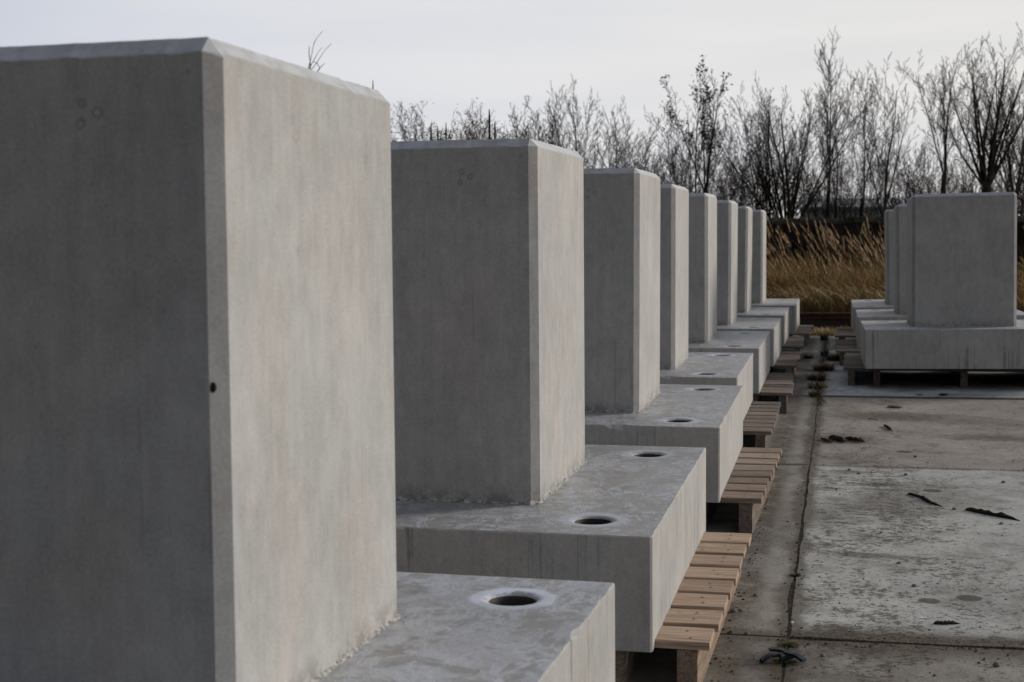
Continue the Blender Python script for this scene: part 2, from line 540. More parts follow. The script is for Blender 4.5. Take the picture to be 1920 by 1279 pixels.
def cast_block(hx, hy, z0, z1, vc, w0, wn, seed, chips=(), holes=(), step=.018, mats=None):
    """a cast concrete prism with an irregular arris round the top; chips = (x, y, reach, depth)"""
    P = perimeter(hx, hy, vc, step)
    n = len(P)
    ws = []
    for (x, y) in P:
        w = w0 + wn*noise.noise(Vector((x*22, y*22, seed))) + wn*.8*noise.noise(Vector((x*70, y*70, seed+5)))
        for (cx, cyy, rr, dp) in chips:
            dd = math.hypot(x-cx, y-cyy)
            if dd < rr:
                w += dp*(1-dd/rr)**.6*(.8+.4*hsh(len(ws), seed))
        ws.append(max(w, .0015))
    wi = max(ws)+.006
    cl = lambda v, a: max(-a, min(a, v))
    V, Fc, mi = [], [], []
    V += [(x, y, z0) for x, y in P]
    V += [(x, y, z1-w) for (x, y), w in zip(P, ws)]
    V += [(cl(x, hx-w), cl(y, hy-w), z1) for (x, y), w in zip(P, ws)]
    inner = [(cl(x, hx-wi), cl(y, hy-wi)) for (x, y) in P]
    V += [(x, y, z1) for x, y in inner]
    for r in range(3):
        for q in range(n):
            q2 = (q+1) % n
            Fc.append((r*n+q, r*n+q2, (r+1)*n+q2, (r+1)*n+q))
            mi.append(0 if r < 2 or len(mats) == 1 else 1)
    Fc.append(tuple(reversed(range(n))))
    mi.append(0)
    ax, ay = hx-wi, hy-wi
    hs = .085
    gx = sorted({-ax, ax, *[h[0]+s*hs for h in holes for s in (-1, 1)]})
    gy = sorted({-ay, ay, *[h[1]+s*hs for h in holes for s in (-1, 1)]})
    for i in range(len(gx)-1):
        for j in range(len(gy)-1):
            mx, my = (gx[i]+gx[i+1])/2, (gy[j]+gy[j+1])/2
            hh = [h for h in holes if abs(h[0]-mx) < .01 and abs(h[1]-my) < .01]
            k = len(V)
            if not hh:
                V += [(gx[i], gy[j], z1), (gx[i+1], gy[j], z1), (gx[i+1], gy[j+1], z1), (gx[i], gy[j+1], z1)]
                Fc.append((k, k+1, k+2, k+3))
                mi.append(len(mats)-1)
            else:
                h = hh[0]
                N = 40
                for q in range(N):
                    a = 2*math.pi*q/N
                    c_, s_ = math.cos(a), math.sin(a)
                    m_ = max(abs(c_), abs(s_))
                    V.append((h[0]+hs*c_/m_, h[1]+hs*s_/m_, z1))
                for rr_, dz_ in ((.070, 0), (.063, .0012), (.057, .0035), (.053, .0075)):
                    for q in range(N):
                        a = 2*math.pi*q/N
                        V.append((h[0]+rr_*math.cos(a), h[1]+rr_*math.sin(a), z1-dz_))
                for lv in range(4):
                    for q in range(N):
                        q2 = (q+1) % N
                        Fc.append((k+lv*N+q, k+lv*N+q2, k+(lv+1)*N+q2, k+(lv+1)*N+q))
                        mi.append(len(mats)-1)
    return V, Fc, mi


def lathe(profile, n, cx=0, cyy=0):
    V, Fc = [], []
    for r, z in profile:
        for q in range(n):
            a = 2*math.pi*q/n
            V.append((cx+r*math.cos(a), cyy+r*math.sin(a), z))
    for k in range(len(profile)-1):
        for q in range(n):
            q2 = (q+1) % n
            Fc.append((k*n+q, k*n+q2, (k+1)*n+q2, (k+1)*n+q))
    Fc.append(tuple(range((len(profile)-1)*n, len(profile)*n)))
    return V, Fc


HOLES = [(sx*.61, sy_*.60) for sx in (-1, 1) for sy_ in (-1, 1)]
COLW, COLD, COLH = .8249, .8258, 1.1
SX, SY, ST = .8054, .7971, .3176
lp = [(.0532, -.0072), (.051, -.010), (.0485, -.016)]
for k in range(9):
    zz = -.020-k*.028
    lp += [(.0485, zz), (.0455, zz-.006), (.0455, zz-.014), (.0485, zz-.020)]
lp += [(.0485, -.31)]
lV, lF = lathe(lp, 40)
liner_me = None


def crumb_bead(seed):
    """ragged bead of mortar round the foot of the column"""
    P = perimeter(COLW/2, COLD/2, .0234, .012)
    n = len(P)
    V, Fc = [], []
    for (x, y) in P:
        a = .5+.5*noise.noise(Vector((x*30, y*30, seed)))
        b = .5+.5*noise.noise(Vector((x*75, y*75, seed+3)))
        out = .002+.016*a*b*1.3
        hgt = .001+.011*b*(.3+a)
        ux = x/(COLW/2)
        uy = y/(COLD/2)
        nx_, ny_ = (math.copysign(1, ux), 0) if abs(ux) > abs(uy) else (0, math.copysign(1, uy))
        V.append((x-nx_*.004, y-ny_*.004, hgt+.004))
        V.append((x+nx_*out*.45, y+ny_*out*.45, hgt*.85*(.6+.8*a)))
        V.append((x+nx_*out, y+ny_*out, .0005))
    for q in range(n):
        q2 = (q+1) % n
        for r in range(2):
            Fc.append((3*q+r, 3*q+r+1, 3*q2+r+1, 3*q2+r))
    return V, Fc


# x, y, yaw, dz, tilt-x, tilt-y, efflorescence, label, group
LG = 'foundations in the left row'
RG_ = 'foundations in the right row'
blocks = [
 (-1.3232, 2.4423, -.0226, -.0022, -.0072, .0004, 1.0, 'huge nearest concrete foundation, its column filling the left third, salt stained slab below', LG),
 (-1.2916, 4.5826, -.0008, -.0116, .0071, .0025, .35, 'second nearest concrete foundation, on fresh pinkish pallet boards, with two round holes in full view', LG),
 (-1.2895, 6.7570, .0039, .0015, .0076, .0071, .55, 'third concrete foundation from the front, with a chip in its front slab edge', LG),
 (-1.3603, 8.8498, .0032, .0035, .0073, .0046, .5, 'fourth concrete foundation from the front, set slightly left of its neighbours', LG),
 (-1.3471, 10.9047, 0, .009, .0104, .0004, .35, 'fifth concrete foundation in the left row, halfway down, with bluish shaded column side', LG),
 (-1.3376, 13.035, -.0023, .0062, .0025, .0056, .25, 'sixth concrete foundation in the left row, third from its far end', LG),
 (-1.3384, 15.2962, .0018, -.0003, .0025, .0102, .3, 'seventh concrete foundation in the left row, last but one before the rail', LG),
 (-1.2855, 17.396, -.002, -.0051, .0058, .0008, .2, 'farthest concrete foundation of the left row, standing nearest the rusty rail and grass', LG),
 (1.0057, 12.6919, .0085, .0175, -.0124, -.0084, .2, 'nearest concrete foundation of the right row, broad column seen square on beyond the yard', RG_),
 (.983, 15.1365, -.0012, -.006, -.0039, -.0165, .25, 'middle concrete foundation of the right row, mostly hidden behind the broad front one', RG_),
 (.9569, 17.4163, .0047, -.0125, .011, -.0156, .2, 'farthest concrete foundation of the right row, beside the rail, only its left edge showing', RG_),
]
CHIPS = {
 0: [(SX, .36, .045, .010), (SX, .62, .02, .005)],
 1: [(SX, .2, .02, .005), (.1, -SY, .02, .004)],
 2: [(.38, -SY, .055, .022), (SX, -.45, .03, .008)],
 3: [(.42, -SY, .04, .014)],
 8: [(-.2, -SY, .03, .008)],
}
BASEZ = .47156
for i, (x, y, th, dz, tx, ty, wear_or_shade, lab, grp) in enumerate(blocks):
    root = empty('concrete_foundation', (x, y, BASEZ+dz), 0, lab, 'concrete foundation', grp)
    ct, st_ = math.cos(th), math.sin(th)
    Rm = Matrix(((ct, -st_, ty), (st_, ct, -tx), (-ty*ct+tx*st_, tx*ct+ty*st_, 1))).to_4x4()
    root.rotation_euler = Rm.to_euler()
    V, Fc, mi = cast_block(SX, SY, -ST, 0, .006, .003, .002, i*1.7, CHIPS.get(i, ()), HOLES, .016, (M_side, M_top))
    slab = mesh_obj('base_slab', V, Fc, [M_side, M_top], root, mi)
    slab['wear_or_shade'] = wear_or_shade
    for hx, hy in HOLES:
        if liner_me is None:
            ho = mesh_obj('hole_liner', lV, lF, M_liner, slab, smooth=True)
            liner_me = ho.data
        else:
            ho = bpy.data.objects.new('hole_liner', liner_me)
            C.objects.link(ho)
            ho.parent = slab
        ho.location = (hx, hy, 0)
    cchips = {0: [(COLW/2, -COLD/2+.02, .03, .006), (COLW/2, .2, .03, .005)], 1: [(COLW/2, .3, .04, .006)]}.get(i, ())
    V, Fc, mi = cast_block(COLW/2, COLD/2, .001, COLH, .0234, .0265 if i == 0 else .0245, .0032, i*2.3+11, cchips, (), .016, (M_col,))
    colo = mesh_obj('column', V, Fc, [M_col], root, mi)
    V, Fc = crumb_bead(i*3.3)
    mesh_obj('mortar_bead', V, Fc, M_crumb, colo)
    if i == 0:
        # rust-brown knot on the near arris of the first column
        V, Fc = [], []
        for a in range(7):
            for b_ in range(12):
                t_ = math.pi*a/6
                p_ = 2*math.pi*b_/12
                r_ = .006*(1+.25*hsh(a*12+b_))
                V.append((r_*math.sin(t_)*math.cos(p_), r_*.6*math.sin(t_)*math.sin(p_), 1.25*r_*math.cos(t_)))
        for a in range(6):
            for b_ in range(12):
                Fc.append((a*12+b_, a*12+(b_+1) % 12, (a+1)*12+(b_+1) % 12, (a+1)*12+b_))
        rs = mesh_obj('rust_spot', V, Fc, simple('rust', (.03, .017, .012), .85), colo, smooth=True)
        rs.location = (COLW/2-.0195, -COLD/2+.004, .563)


# ------------------------------------------------------------------ pallets
def box_vf(x0, x1, y0, y1, z0, z1, bev=.002):
    # box with chamfered long edges
    V = [(x0, y0, z0), (x1, y0, z0), (x1, y1, z0), (x0, y1, z0),
         (x0, y0, z1-bev), (x1, y0, z1-bev), (x1, y1, z1-bev), (x0, y1, z1-bev),
         (x0+bev, y0+bev, z1), (x1-bev, y0+bev, z1), (x1-bev, y1-bev, z1), (x0+bev, y1-bev, z1)]
    Fc = [(3, 2, 1, 0), (8, 9, 10, 11)]
    for r in (0, 4):
        for q in range(4):
            q2 = (q+1) % 4
            Fc.append((r+q, r+q2, r+4+q2, r+4+q))
    return V, Fc


PW = 1.93
bear_x = [-.90, -.695, 0, .695, .90]
def disc(cx, cyy, z, r, V, Fc):
    k = len(V)
    for q in range(7):
        a = 2*math.pi*q/7
        V.append((cx+r*math.cos(a), cyy+r*math.sin(a), z))
    Fc.append(tuple(range(k, k+7)))


board_me = []
for v in range(6):
    rr = random.Random(50+v)
    w = .152+rr.uniform(-.005, .005)
    V, Fc = box_vf(-PW/2, PW/2, -w/2, w/2, 0, .022, .0025)
    # slight cup and waviness of sawn boards, split into segments
    V2, F2 = [], []
    nseg = 14
    for k in range(nseg+1):
        x = -PW/2+PW*k/nseg
        zj = .0015*noise.noise(Vector((x*3, v, 0)))
        yj = .003*noise.noise(Vector((x*2, v, 7)))
        for (yy, zz) in ((-w/2, 0), (-w/2, .0195), (-w/2+.0025, .022), (w/2-.0025, .022), (w/2, .0195), (w/2, 0)):
            V2.append((x, yy+yj, zz+zj))
    for k in range(nseg):
        for q in range(6):
            q2 = (q+1) % 6
            F2.append((k*6+q, (k+1)*6+q, (k+1)*6+q2, k*6+q2))
    F2.append((0, 1, 2, 3, 4, 5))
    F2.append(tuple(reversed(range(nseg*6, nseg*6+6))))
    nb_ = len(F2)
    for bx in bear_x:
        for s in (-1, 1):
            disc(bx+rr.uniform(-.014, .014), s*.03+rr.uniform(-.008, .008), .0236, .0042, V2, F2)
    mid = [0]*nb_+[1]*(len(F2)-nb_)
    me = bpy.data.meshes.new('deck_board')
    me.from_pydata(V2, [], F2)
    me.materials.append(M_board)
    me.materials.append(M_nail)
    me.polygons.foreach_set('material_index', mid)
    board_me.append(me)
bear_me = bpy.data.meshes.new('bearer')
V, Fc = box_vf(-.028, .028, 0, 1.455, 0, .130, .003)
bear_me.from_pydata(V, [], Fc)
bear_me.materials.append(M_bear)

# side: +1 board ends seen on the right; visible end x at near and far end, y of first board
pal = [
 (1, -.335, -.33, 1.70, .15, 'wooden pallet under the nearest foundation'),
 (1, -.334, -.311, 3.846, .0, 'fresh pinkish pine pallet under the second foundation, board ends nearest the camera'),
 (1, -.314, -.284, 6.037, .62, 'brownish pallet under the third foundation, board ends stepping out to a longer last board'),
 (1, -.365, -.372, 8.149, .85, 'dark weathered pallet under the fourth foundation, with a dark gap below it'),
 (1, -.318, -.352, 10.20, .85, 'weathered pallet under the fifth foundation, beside the weedy joint'),
 (1, -.35, -.345, 12.37, .85, 'grey weathered pallet under the sixth foundation, near the reddish weed tufts'),
 (1, -.337, -.372, 14.47, .9, 'grey weathered pallet under the seventh foundation in the left row'),
 (1, -.322, -.303, 16.50, .8, 'weathered pallet under the farthest foundation of the left row, nearest the rail'),
 (-1, .041, .055, 12.18, .9, 'weathered pallet under the front right foundation, with an orange brown front board'),
 (-1, -.026, -.029, 14.02, .9, 'grey pallet under the middle foundation of the right row'),
 (-1, -.037, -.015, 16.10, .9, 'grey pallet under the farthest foundation of the right row'),
]
for pi_, (side, xa, xb, y0, wear_or_shade, lab) in enumerate(pal):
    rr = random.Random(200+pi_)
    ang = math.atan2(xb-xa, 1.455)
    cx = (xa - PW/2) if side > 0 else (xa + PW/2)
    root = empty('wooden_pallet', (cx, y0, .001), 0, lab + (', hidden by it' if pi_ == 0 else ''), 'pallet', 'pallets under the foundations')
    nb_ = 8
    for k in range(nb_):
        me = board_me[(k+pi_) % 6]
        o = bpy.data.objects.new('deck_board', me)
        C.objects.link(o)
        o.parent = root
        yy = .074+k*(1.465-.152)/(nb_-1)
        jit = rr.uniform(-.004, .004) if pi_ != 2 else rr.uniform(-.002, .002)
        o.location = ((xb-xa)*k/(nb_-1)+jit, yy+rr.uniform(-.006, .006), .1312)
        o.rotation_euler = (0, 0, rr.uniform(-.003, .003))
        o['wear_or_shade'] = min(1, max(0, wear_or_shade+rr.uniform(-.12, .12)))
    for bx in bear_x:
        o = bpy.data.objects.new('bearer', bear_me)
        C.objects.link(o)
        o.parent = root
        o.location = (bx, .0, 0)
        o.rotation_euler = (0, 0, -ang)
        o['wear_or_shade'] = min(1, wear_or_shade*.9+(.25 if abs(bx) > .8 else .7))  # wear plus extra darkening, strongest inside, that paints the shade under the slab


# ------------------------------------------------------------------ rail
M_rust = simple('rusty_steel', (.075, .034, .023), .85, .35, 12, .2, 0)
prof_r = [(-.065, 0), (.065, 0), (.065, .012), (.012, .03), (.012, .105), (.034, .118), (.034, .145), (.028, .152), (-.028, .152), (-.034, .145), (-.034, .118), (-.012, .105), (-.012, .03), (-.065, .012)]
V, Fc = [], []
n = len(prof_r)
N = 60
for k in range(N+1):
    x = -16+32*k/N
    for (py, pz) in prof_r:
        V.append((x, 21.6+py+.006*noise.noise(Vector((x*.4, 0, 0))), pz-.035))
for k in range(N):
    for q in range(n):
        q2 = (q+1) % n
        Fc.append((k*n+q, (k+1)*n+q, (k+1)*n+q2, k*n+q2))
tag(mesh_obj('rail', V, Fc, M_rust), 'single rusty steel rail crossing between the two rows, in front of the tall grass', 'rail')


# ------------------------------------------------------------------ grass
def vcol_mat(name, rough=.8, trans=0.0):
    m, t, b = new_mat(name)
    c = t.node('ShaderNodeVertexColor', layer_name='Col').outputs[0]
    t.put(b.inputs['Base Color'], c)
    b.inputs['Roughness'].default_value = rough
    b.inputs['Specular IOR Level'].default_value = .2
    return m


M_grass = vcol_mat('grass_blades')


def blade(V, Fc, K, p, h, lean, az, w, col, rr, curl=1.0, segs=4):
    """a blade or stalk: starts at p, bends over towards azimuth az"""
    k = len(V)
    dx, dy = math.cos(az), math.sin(az)
    fx, fy = -dy, dx
    face = rr.uniform(-.6, .6)
    fx, fy = fx*math.cos(face)-fy*math.sin(face), fx*math.sin(face)+fy*math.cos(face)
    for s in range(segs+1):
        t_ = s/segs
        off = lean*h*(t_**(1+curl))
        z_ = h*(t_-.35*lean*t_*t_)
        ww = w*(1-t_**2*.85)
        x, y = p[0]+dx*off, p[1]+dy*off
        V.append((x-fx*ww/2, y-fy*ww/2, p[2]+z_))
        V.append((x+fx*ww/2, y+fy*ww/2, p[2]+z_))
        K.append(col)
        K.append(col)
    for s in range(segs):
        a = k+2*s
        Fc.append((a, a+1, a+3, a+2))
    return (p[0]+dx*lean*h, p[1]+dy*lean*h, p[2]+h*(1-.35*lean))


def jitcol(c, rr, j=.25):
    q = 1+rr.uniform(-j, j)
    return (c[0]*q, c[1]*q*(1+rr.uniform(-.06, .06)), c[2]*q)


GREEN = (.15, .14, .045)
OLIVE = (.22, .17, .06)
GOLD = (.52, .295, .115)
STRAW = (.55, .40, .22)
rr = random.Random(77)
V, Fc, K = [], [], []
def in_view_x():
    # dense where the photo looks through, thinner elsewhere
    q = rr.random()
    if q < .55:
        return rr.uniform(-1.9, 1.9)
    if q < .72:
        return rr.uniform(1.9, 5.0)
    return rr.uniform(-9, 9)
for _ in range(26000):
    x = in_view_x()
    y = 22.35+4.4*rr.random()**1.15
    pn = noise.noise(Vector((x*.9, y*.9, 3)))
    dep = (y-22.3)/4.4
    h = (.30+.62*min(1, dep*2.2))*(1+.5*pn)*rr.uniform(.6, 1.15)
    t_ = rr.random()
    c = GREEN if t_ < .30-.2*dep else (OLIVE if t_ < .58 else (GOLD if t_ < .93 else STRAW))
    az = rr.gauss(math.pi, 1.0) if rr.random() < .5 else rr.uniform(0, 6.28)
    blade(V, Fc, K, (x, y, -.01), h, rr.uniform(.25, 1.5), az, rr.uniform(.006, .013), jitcol(c, rr), rr)

for _ in range(1800):
    x = in_view_x()
    y = rr.uniform(22.3, 24.6)
    blade(V, Fc, K, (x, y, rr.uniform(0, .25)), rr.uniform(.25, .6), rr.uniform(1.0, 2.0), rr.gauss(math.pi, 1.3), rr.uniform(.010, .018),
          jitcol((.50, .38, .20), rr, .3), rr, .6, 6)
tag(mesh_obj('grass', V, Fc, M_grass, col=K), 'thick tangled green and golden grass behind the rail', 'grass', kind='stuff')
# tall stalks with nodding plumes
V, Fc, K = [], [], []
for _ in range(430):
    x = in_view_x()
    y = rr.uniform(23.3, 26.4)
    h = rr.uniform(1.0, 1.85)*(1+.12*noise.noise(Vector((x*.7, 0, 8))))
    lean = rr.uniform(.15, .75)
    az = rr.gauss(math.pi, .7)
    c = jitcol((.27, .18, .095), rr)
    tip = blade(V, Fc, K, (x, y, 0), h, lean, az, .0065, c, rr, 1.2, 6)
    if rr.random() < .72:
        # plume: bundle of short hanging spikelets along the upper stalk
        L = rr.uniform(.2, .34)
        cc = jitcol((.58, .42, .25), rr, .2)
        dx, dy = math.cos(az), math.sin(az)
        for s in range(16):
            t_ = s/16
            up_ = (1-t_)*L
            q_ = min(1.2, 1.5*lean)
            px = tip[0]-dx*q_*up_*.75
            py = tip[1]-dy*q_*up_*.75
            pz = tip[2]-up_*(1-.3*lean)
            blade(V, Fc, K, (px, py, pz), L*.28*(1-.5*abs(t_-.5)), rr.uniform(.2, .6), az+rr.gauss(0, .9), .013*(1-.5*t_), jitcol(cc, rr, .15), rr, 1.0, 2)
tag(mesh_obj('reed_grass', V, Fc, M_grass, col=K), 'tall golden reed grass with plumes leaning left before the dark bank', 'grass', kind='stuff')

# short dry grass at the end of the yard
V, Fc, K = [], [], []
for _ in range(2600):
    x = rr.gauss(-.05, .22) if rr.random() < .6 else rr.uniform(-3, 3)
    y = rr.gauss(18.55, .2)
    blade(V, Fc, K, (x, y, -.005), rr.uniform(.04, .13), rr.uniform(.3, 1.2), rr.uniform(0, 6.28), .006,
          jitcol(STRAW if rr.random() < .5 else (.26, .2, .09), rr), rr, 1, 3)
tag(mesh_obj('dry_grass', V, Fc, M_grass, col=K), 'low straw coloured dry grass at the far edge of the concrete', 'grass', kind='stuff')

# moss fringe on top of the bank
V, Fc, K = [], [], []
for _ in range(6000):
    x = in_view_x()*1.25
    y = rr.uniform(28.2, 30)
    blade(V, Fc, K, (x, y, 1.52), rr.uniform(.04, .14), rr.uniform(.2, 1.), rr.uniform(0, 6.28), .012,
          jitcol((.03, .033, .014), rr), rr, 1, 2)
tag(mesh_obj('bank_grass', V, Fc, M_grass, col=K), 'short dark green growth along the top of the bank', 'grass', kind='stuff')


# ------------------------------------------------------------------ weeds in the joint
def tuft(name, x, y, r, h, n, cols, seed, label, cat='weed', group='weeds growing in the yard joint'):
    rr = random.Random(seed)
    V, Fc, K = [], [], []
    for _ in range(n):
        a = rr.uniform(0, 6.28)
        q = r*.55*math.sqrt(rr.random())
        blade(V, Fc, K, (q*math.cos(a)*.8, q*math.sin(a), 0), h*rr.uniform(.4, 1.1), rr.uniform(.3, 1.5)*r/h*.5, a+rr.gauss(0, .6),
              rr.uniform(.004, .009), jitcol(rr.choice(cols), rr, .3), rr, .8, 3)
    o = mesh_obj(name, V, Fc, M_grass, col=K, loc=(x, y, 0))
    return tag(o, label, cat, group)


RED = (.12, .065, .035)
DKG = (.045, .055, .018)
BRN = (.13, .09, .05)
tuft('weed_tuft', -.134, 13.55, .20, .10, 420, [RED, BRN, (.17, .11, .06)], 1, 'bushy reddish brown weed tuft in the joint, beside the gap after the sixth pallet')
tuft('weed_tuft', -.02, 14.66, .22, .10, 300, [RED, (.07, .045, .03)], 2, 'wide dark reddish weed tuft by the front right corner of the middle right pallet')
tuft('weed_tuft', -.185, 12.62, .17, .08, 320, [DKG, BRN], 3, 'dark green weed tuft right of the sixth pallet, just nearer than the reddish tuft')
tuft('weed_tuft', -.165, 11.95, .16, .08, 260, [DKG, BRN, STRAW], 4, 'straggly green and straw weed tuft right of the fifth pallet')
tuft('weed_tuft', -.178, 11.32, .10, .07, 120, [(.09, .11, .02), BRN], 5, 'small yellow green weed at the crossing of the joints, nearest tuft of the line')
tuft('weed_tuft', -.142, 15.15, .08, .09, 120, [DKG], 6, 'narrow dark green weed in the joint beside the seventh pallet')
tuft('weed_tuft', -.17, 17.4, .09, .11, 130, [DKG, (.07, .09, .03)], 7, 'upright green weed in the joint between the two farthest pallets')
tuft('weed_tuft', -.30, 14.84, .10, .06, 140, [(.05, .03, .025), BRN], 8, 'dark brown withered weed touching the front of the seventh pallet')
tuft('weed_tuft', .80, 11.53, .06, .03, 110, [(.05, .065, .02)], 9, 'low green weed in the cross joint before the front right foundation')
tuft('weed_tuft', .62, 11.52, .05, .02, 70, [(.05, .06, .02)], 10, 'tiny green weed in the cross joint, left of the larger low one')
for k, (x, y, r_) in enumerate(((-.146, 4.40, .03), (-.150, 5.31, .018), (-.152, 4.22, .028))):
    tuft('moss_patch', x, y, r_*1.6, .012, 160, [(.07, .072, .016), (.045, .05, .014)], 20+k,
         ['yellow green moss cushion in the joint just behind the black strap bundle', 'small moss speck in the long joint halfway along the front pallet',
          'moss showing under the black strap bundle'][k], 'moss', 'moss in the long joint')

rr = random.Random(31)
V, Fc, K = [], [], []
for _ in range(2600):
    if rr.random() < .7:
        y = rr.uniform(10.7, 17.9)
        x = JX+rr.gauss(0, .012+.03*max(0, noise.noise(Vector((y*1.3, 0, 3)))+.4))
        h = rr.uniform(.008, .035)
    else:
        x = rr.uniform(.1, 1.9)
        y = 11.395+rr.gauss(0, .012)
        h = rr.uniform(.004, .014)
        if noise.noise(Vector((x*3, 0, 9))) < -.15:
            continue
    blade(V, Fc, K, (x, y, -.003), h, rr.uniform(.5, 1.8), rr.uniform(0, 6.28), rr.uniform(.003, .007), jitcol(rr.choice([DKG, DKG, BRN, (.05, .04, .03)]), rr, .3), rr, 1, 2)
for _ in range(900):
    y = rr.uniform(4.0, 7.6)
    if noise.noise(Vector((y*2.3, 0, 1))) < .05:
        continue
    blade(V, Fc, K, (JX+rr.gauss(0, .008), y, -.003), rr.uniform(.004, .012), 1.0, rr.uniform(0, 6.28), .003, jitcol((.09, .09, .03), rr, .3), rr, 1, 2)
tag(mesh_obj('joint_weeds', V, Fc, M_grass, col=K), 'thin growth of weeds and moss filling the yard joints', 'weeds', kind='stuff')

# ------------------------------------------------------------------ bits lying on the yard
M_stone = simple('grey_stone', (.13, .125, .12), .85, .4, 20)
M_bark = simple('dark_bark', (.024, .018, .014), .9, .45, 14, stretch=(1, 8, 8))


def rock(V, Fc, c, r, seed, flat=.7):
    k = len(V)
    rr = random.Random(seed)
    na, nb_ = 5, 8
    for a in range(na+1):
        for b_ in range(nb_):
            t_ = math.pi*a/na
            p_ = 2*math.pi*b_/nb_
            q = r*(1+.35*noise.noise(Vector((math.sin(t_)*math.cos(p_)*1.4+seed*3.7, math.sin(t_)*math.sin(p_)*1.4, math.cos(t_)*1.4))))
            V.append((c[0]+q*math.sin(t_)*math.cos(p_), c[1]+q*math.sin(t_)*math.sin(p_), c[2]+q*flat*math.cos(t_)))
    for a in range(na):
        for b_ in range(nb_):
            b2 = (b_+1) % nb_
            Fc.append((k+a*nb_+b_, k+(a+1)*nb_+b_, k+(a+1)*nb_+b2, k+a*nb_+b2))


stones = [
 (.348, 7.666, .011, 'grey stone behind the dark round socket on the pale panel'),
 (.816, 7.51, .011, 'grey stone near the right frame edge, beyond the long dark stick'),
 (.429, 8.315, .010, 'small stone just in front of the farther round socket'),
 (.52, 6.733, .011, 'pebble lying in the gap between the two long dark sticks'),
 (-.004, 7.176, .008, 'small dark pebble near the joint, beside a brown dirt smear'),
 (.061, 7.775, .010, 'dark stone on the dirt smear just past the cross joint'),
 (.108, 7.66, .010, 'flat dark stone at the right end of the dirt smear'),
 (-.337, 4.751, .012, 'pale stone resting against the nearest pallet bearer'),
 (.231, 5.578, .009, 'dark pebble alone in the middle of the pale flecked panel'),
 (-.041, 4.295, .008, 'pale pebble right of the black strap bundle'),
 (.456, 4.293, .011, 'dark stone at the bottom right of the nearest panel'),
 (-.142, 4.65, .006, 'tiny white pebble in the long joint'),
 (-.277, 4.982, .009, 'dark stone on the narrow strip beside the nearest pallet'),
 (-.277, 4.491, .008, 'dark pebble on the strip at the near cross joint'),
 (.692, 6.424, .010, 'dark stone below the right hand stick'),
 (.27, 5.218, .010, 'dark pebble left of the nearest round socket'),
]
for k, (x, y, r_, lab) in enumerate(stones):
    V, Fc = [], []
    rock(V, Fc, (0, 0, 0), r_, k+1)
    o = mesh_obj('stone', V, Fc, M_stone if k != 11 else simple('white_stone', (.6, .58, .55), .8), smooth=True, loc=(x, y, r_*.5))
    tag(o, lab, 'stone', 'loose stones on the yard')

V, Fc = [], []
rr = random.Random(9)
k = 0
for _ in range(3800):
    q = rr.random()
    if q < .30:
        x, y = JX+rr.gauss(0, .022), rr.uniform(3.6, 12)
    elif q < .55:
        j = rr.choice([0, 0, 0, 1, 2])
        x, y = rr.uniform(-.45, 1.6), JY0+JS*j-.02+(rr.gauss(0, .05) if j == 0 else rr.gauss(0, .03))
    elif q < .70:
        x, y = rr.gauss(-.325, .018), rr.uniform(3.7, 9.5)
    else:
        x, y = rr.uniform(-.12, 2.2), 3.7+7*rr.random()**1.5
    r_ = .0013+.0062*rr.random()**3
    a0 = len(V)
    # small angular crumb: squashed octahedron
    s3 = [rr.uniform(.6, 1.2)*r_ for _ in range(6)]
    V += [(x+s3[0], y, r_*.3), (x, y+s3[1], r_*.3), (x-s3[2], y, r_*.4), (x, y-s3[3], r_*.3), (x, y, r_*1.1), (x, y, -.001)]
    for a in range(4):
        Fc.append((a0+a, a0+(a+1) % 4, a0+4))
tag(mesh_obj('gravel', V, Fc, simple('gravel_crumbs', (.05, .042, .035), .9, .6, 60)), 'fine gravel crumbs along the joints and pallets', 'gravel', kind='stuff')


def splinter(name, p0, p1, w, h, seed, label, cat='stick', group=None, mat=None):
    """a split piece of wood lying on the ground between p0 and p1"""
    rr = random.Random(seed)
    a = Vector((*p0, 0)); b_ = Vector((*p1, 0))
    L = (b_-a).length
    V, Fc = [], []
    N = 14
    for k in range(N+1):
        t_ = k/N
        env = min(1, .45+t_*6)*min(1, (1-t_)*3+.12)
        yo = .06*L*noise.noise(Vector((t_*2, seed, 0)))
        for (yy, zz) in ((-.5, 0), (-.45, .7), (0, 1), (.45, .6), (.5, 0)):
            j = 1+.8*noise.noise(Vector((t_*13, yy*6, seed)))
            V.append((t_*L, yo+yy*w*env*j, .001+zz*h*env*j))
    for k in range(N):
        for q in range(4):
            Fc.append((k*5+q, (k+1)*5+q, (k+1)*5+q+1, k*5+q+1))
        Fc.append((k*5+4, (k+1)*5+4, (k+1)*5, k*5))
    Fc.append((0, 1, 2, 3, 4)); Fc.append(tuple(reversed(range(N*5, N*5+5))))
    o = mesh_obj(name, V, Fc, mat or M_bark, loc=(a.x, a.y, .002))
    o.rotation_euler = (0, 0, math.atan2(b_.y-a.y, b_.x-a.x))
    return tag(o, label, cat, group)


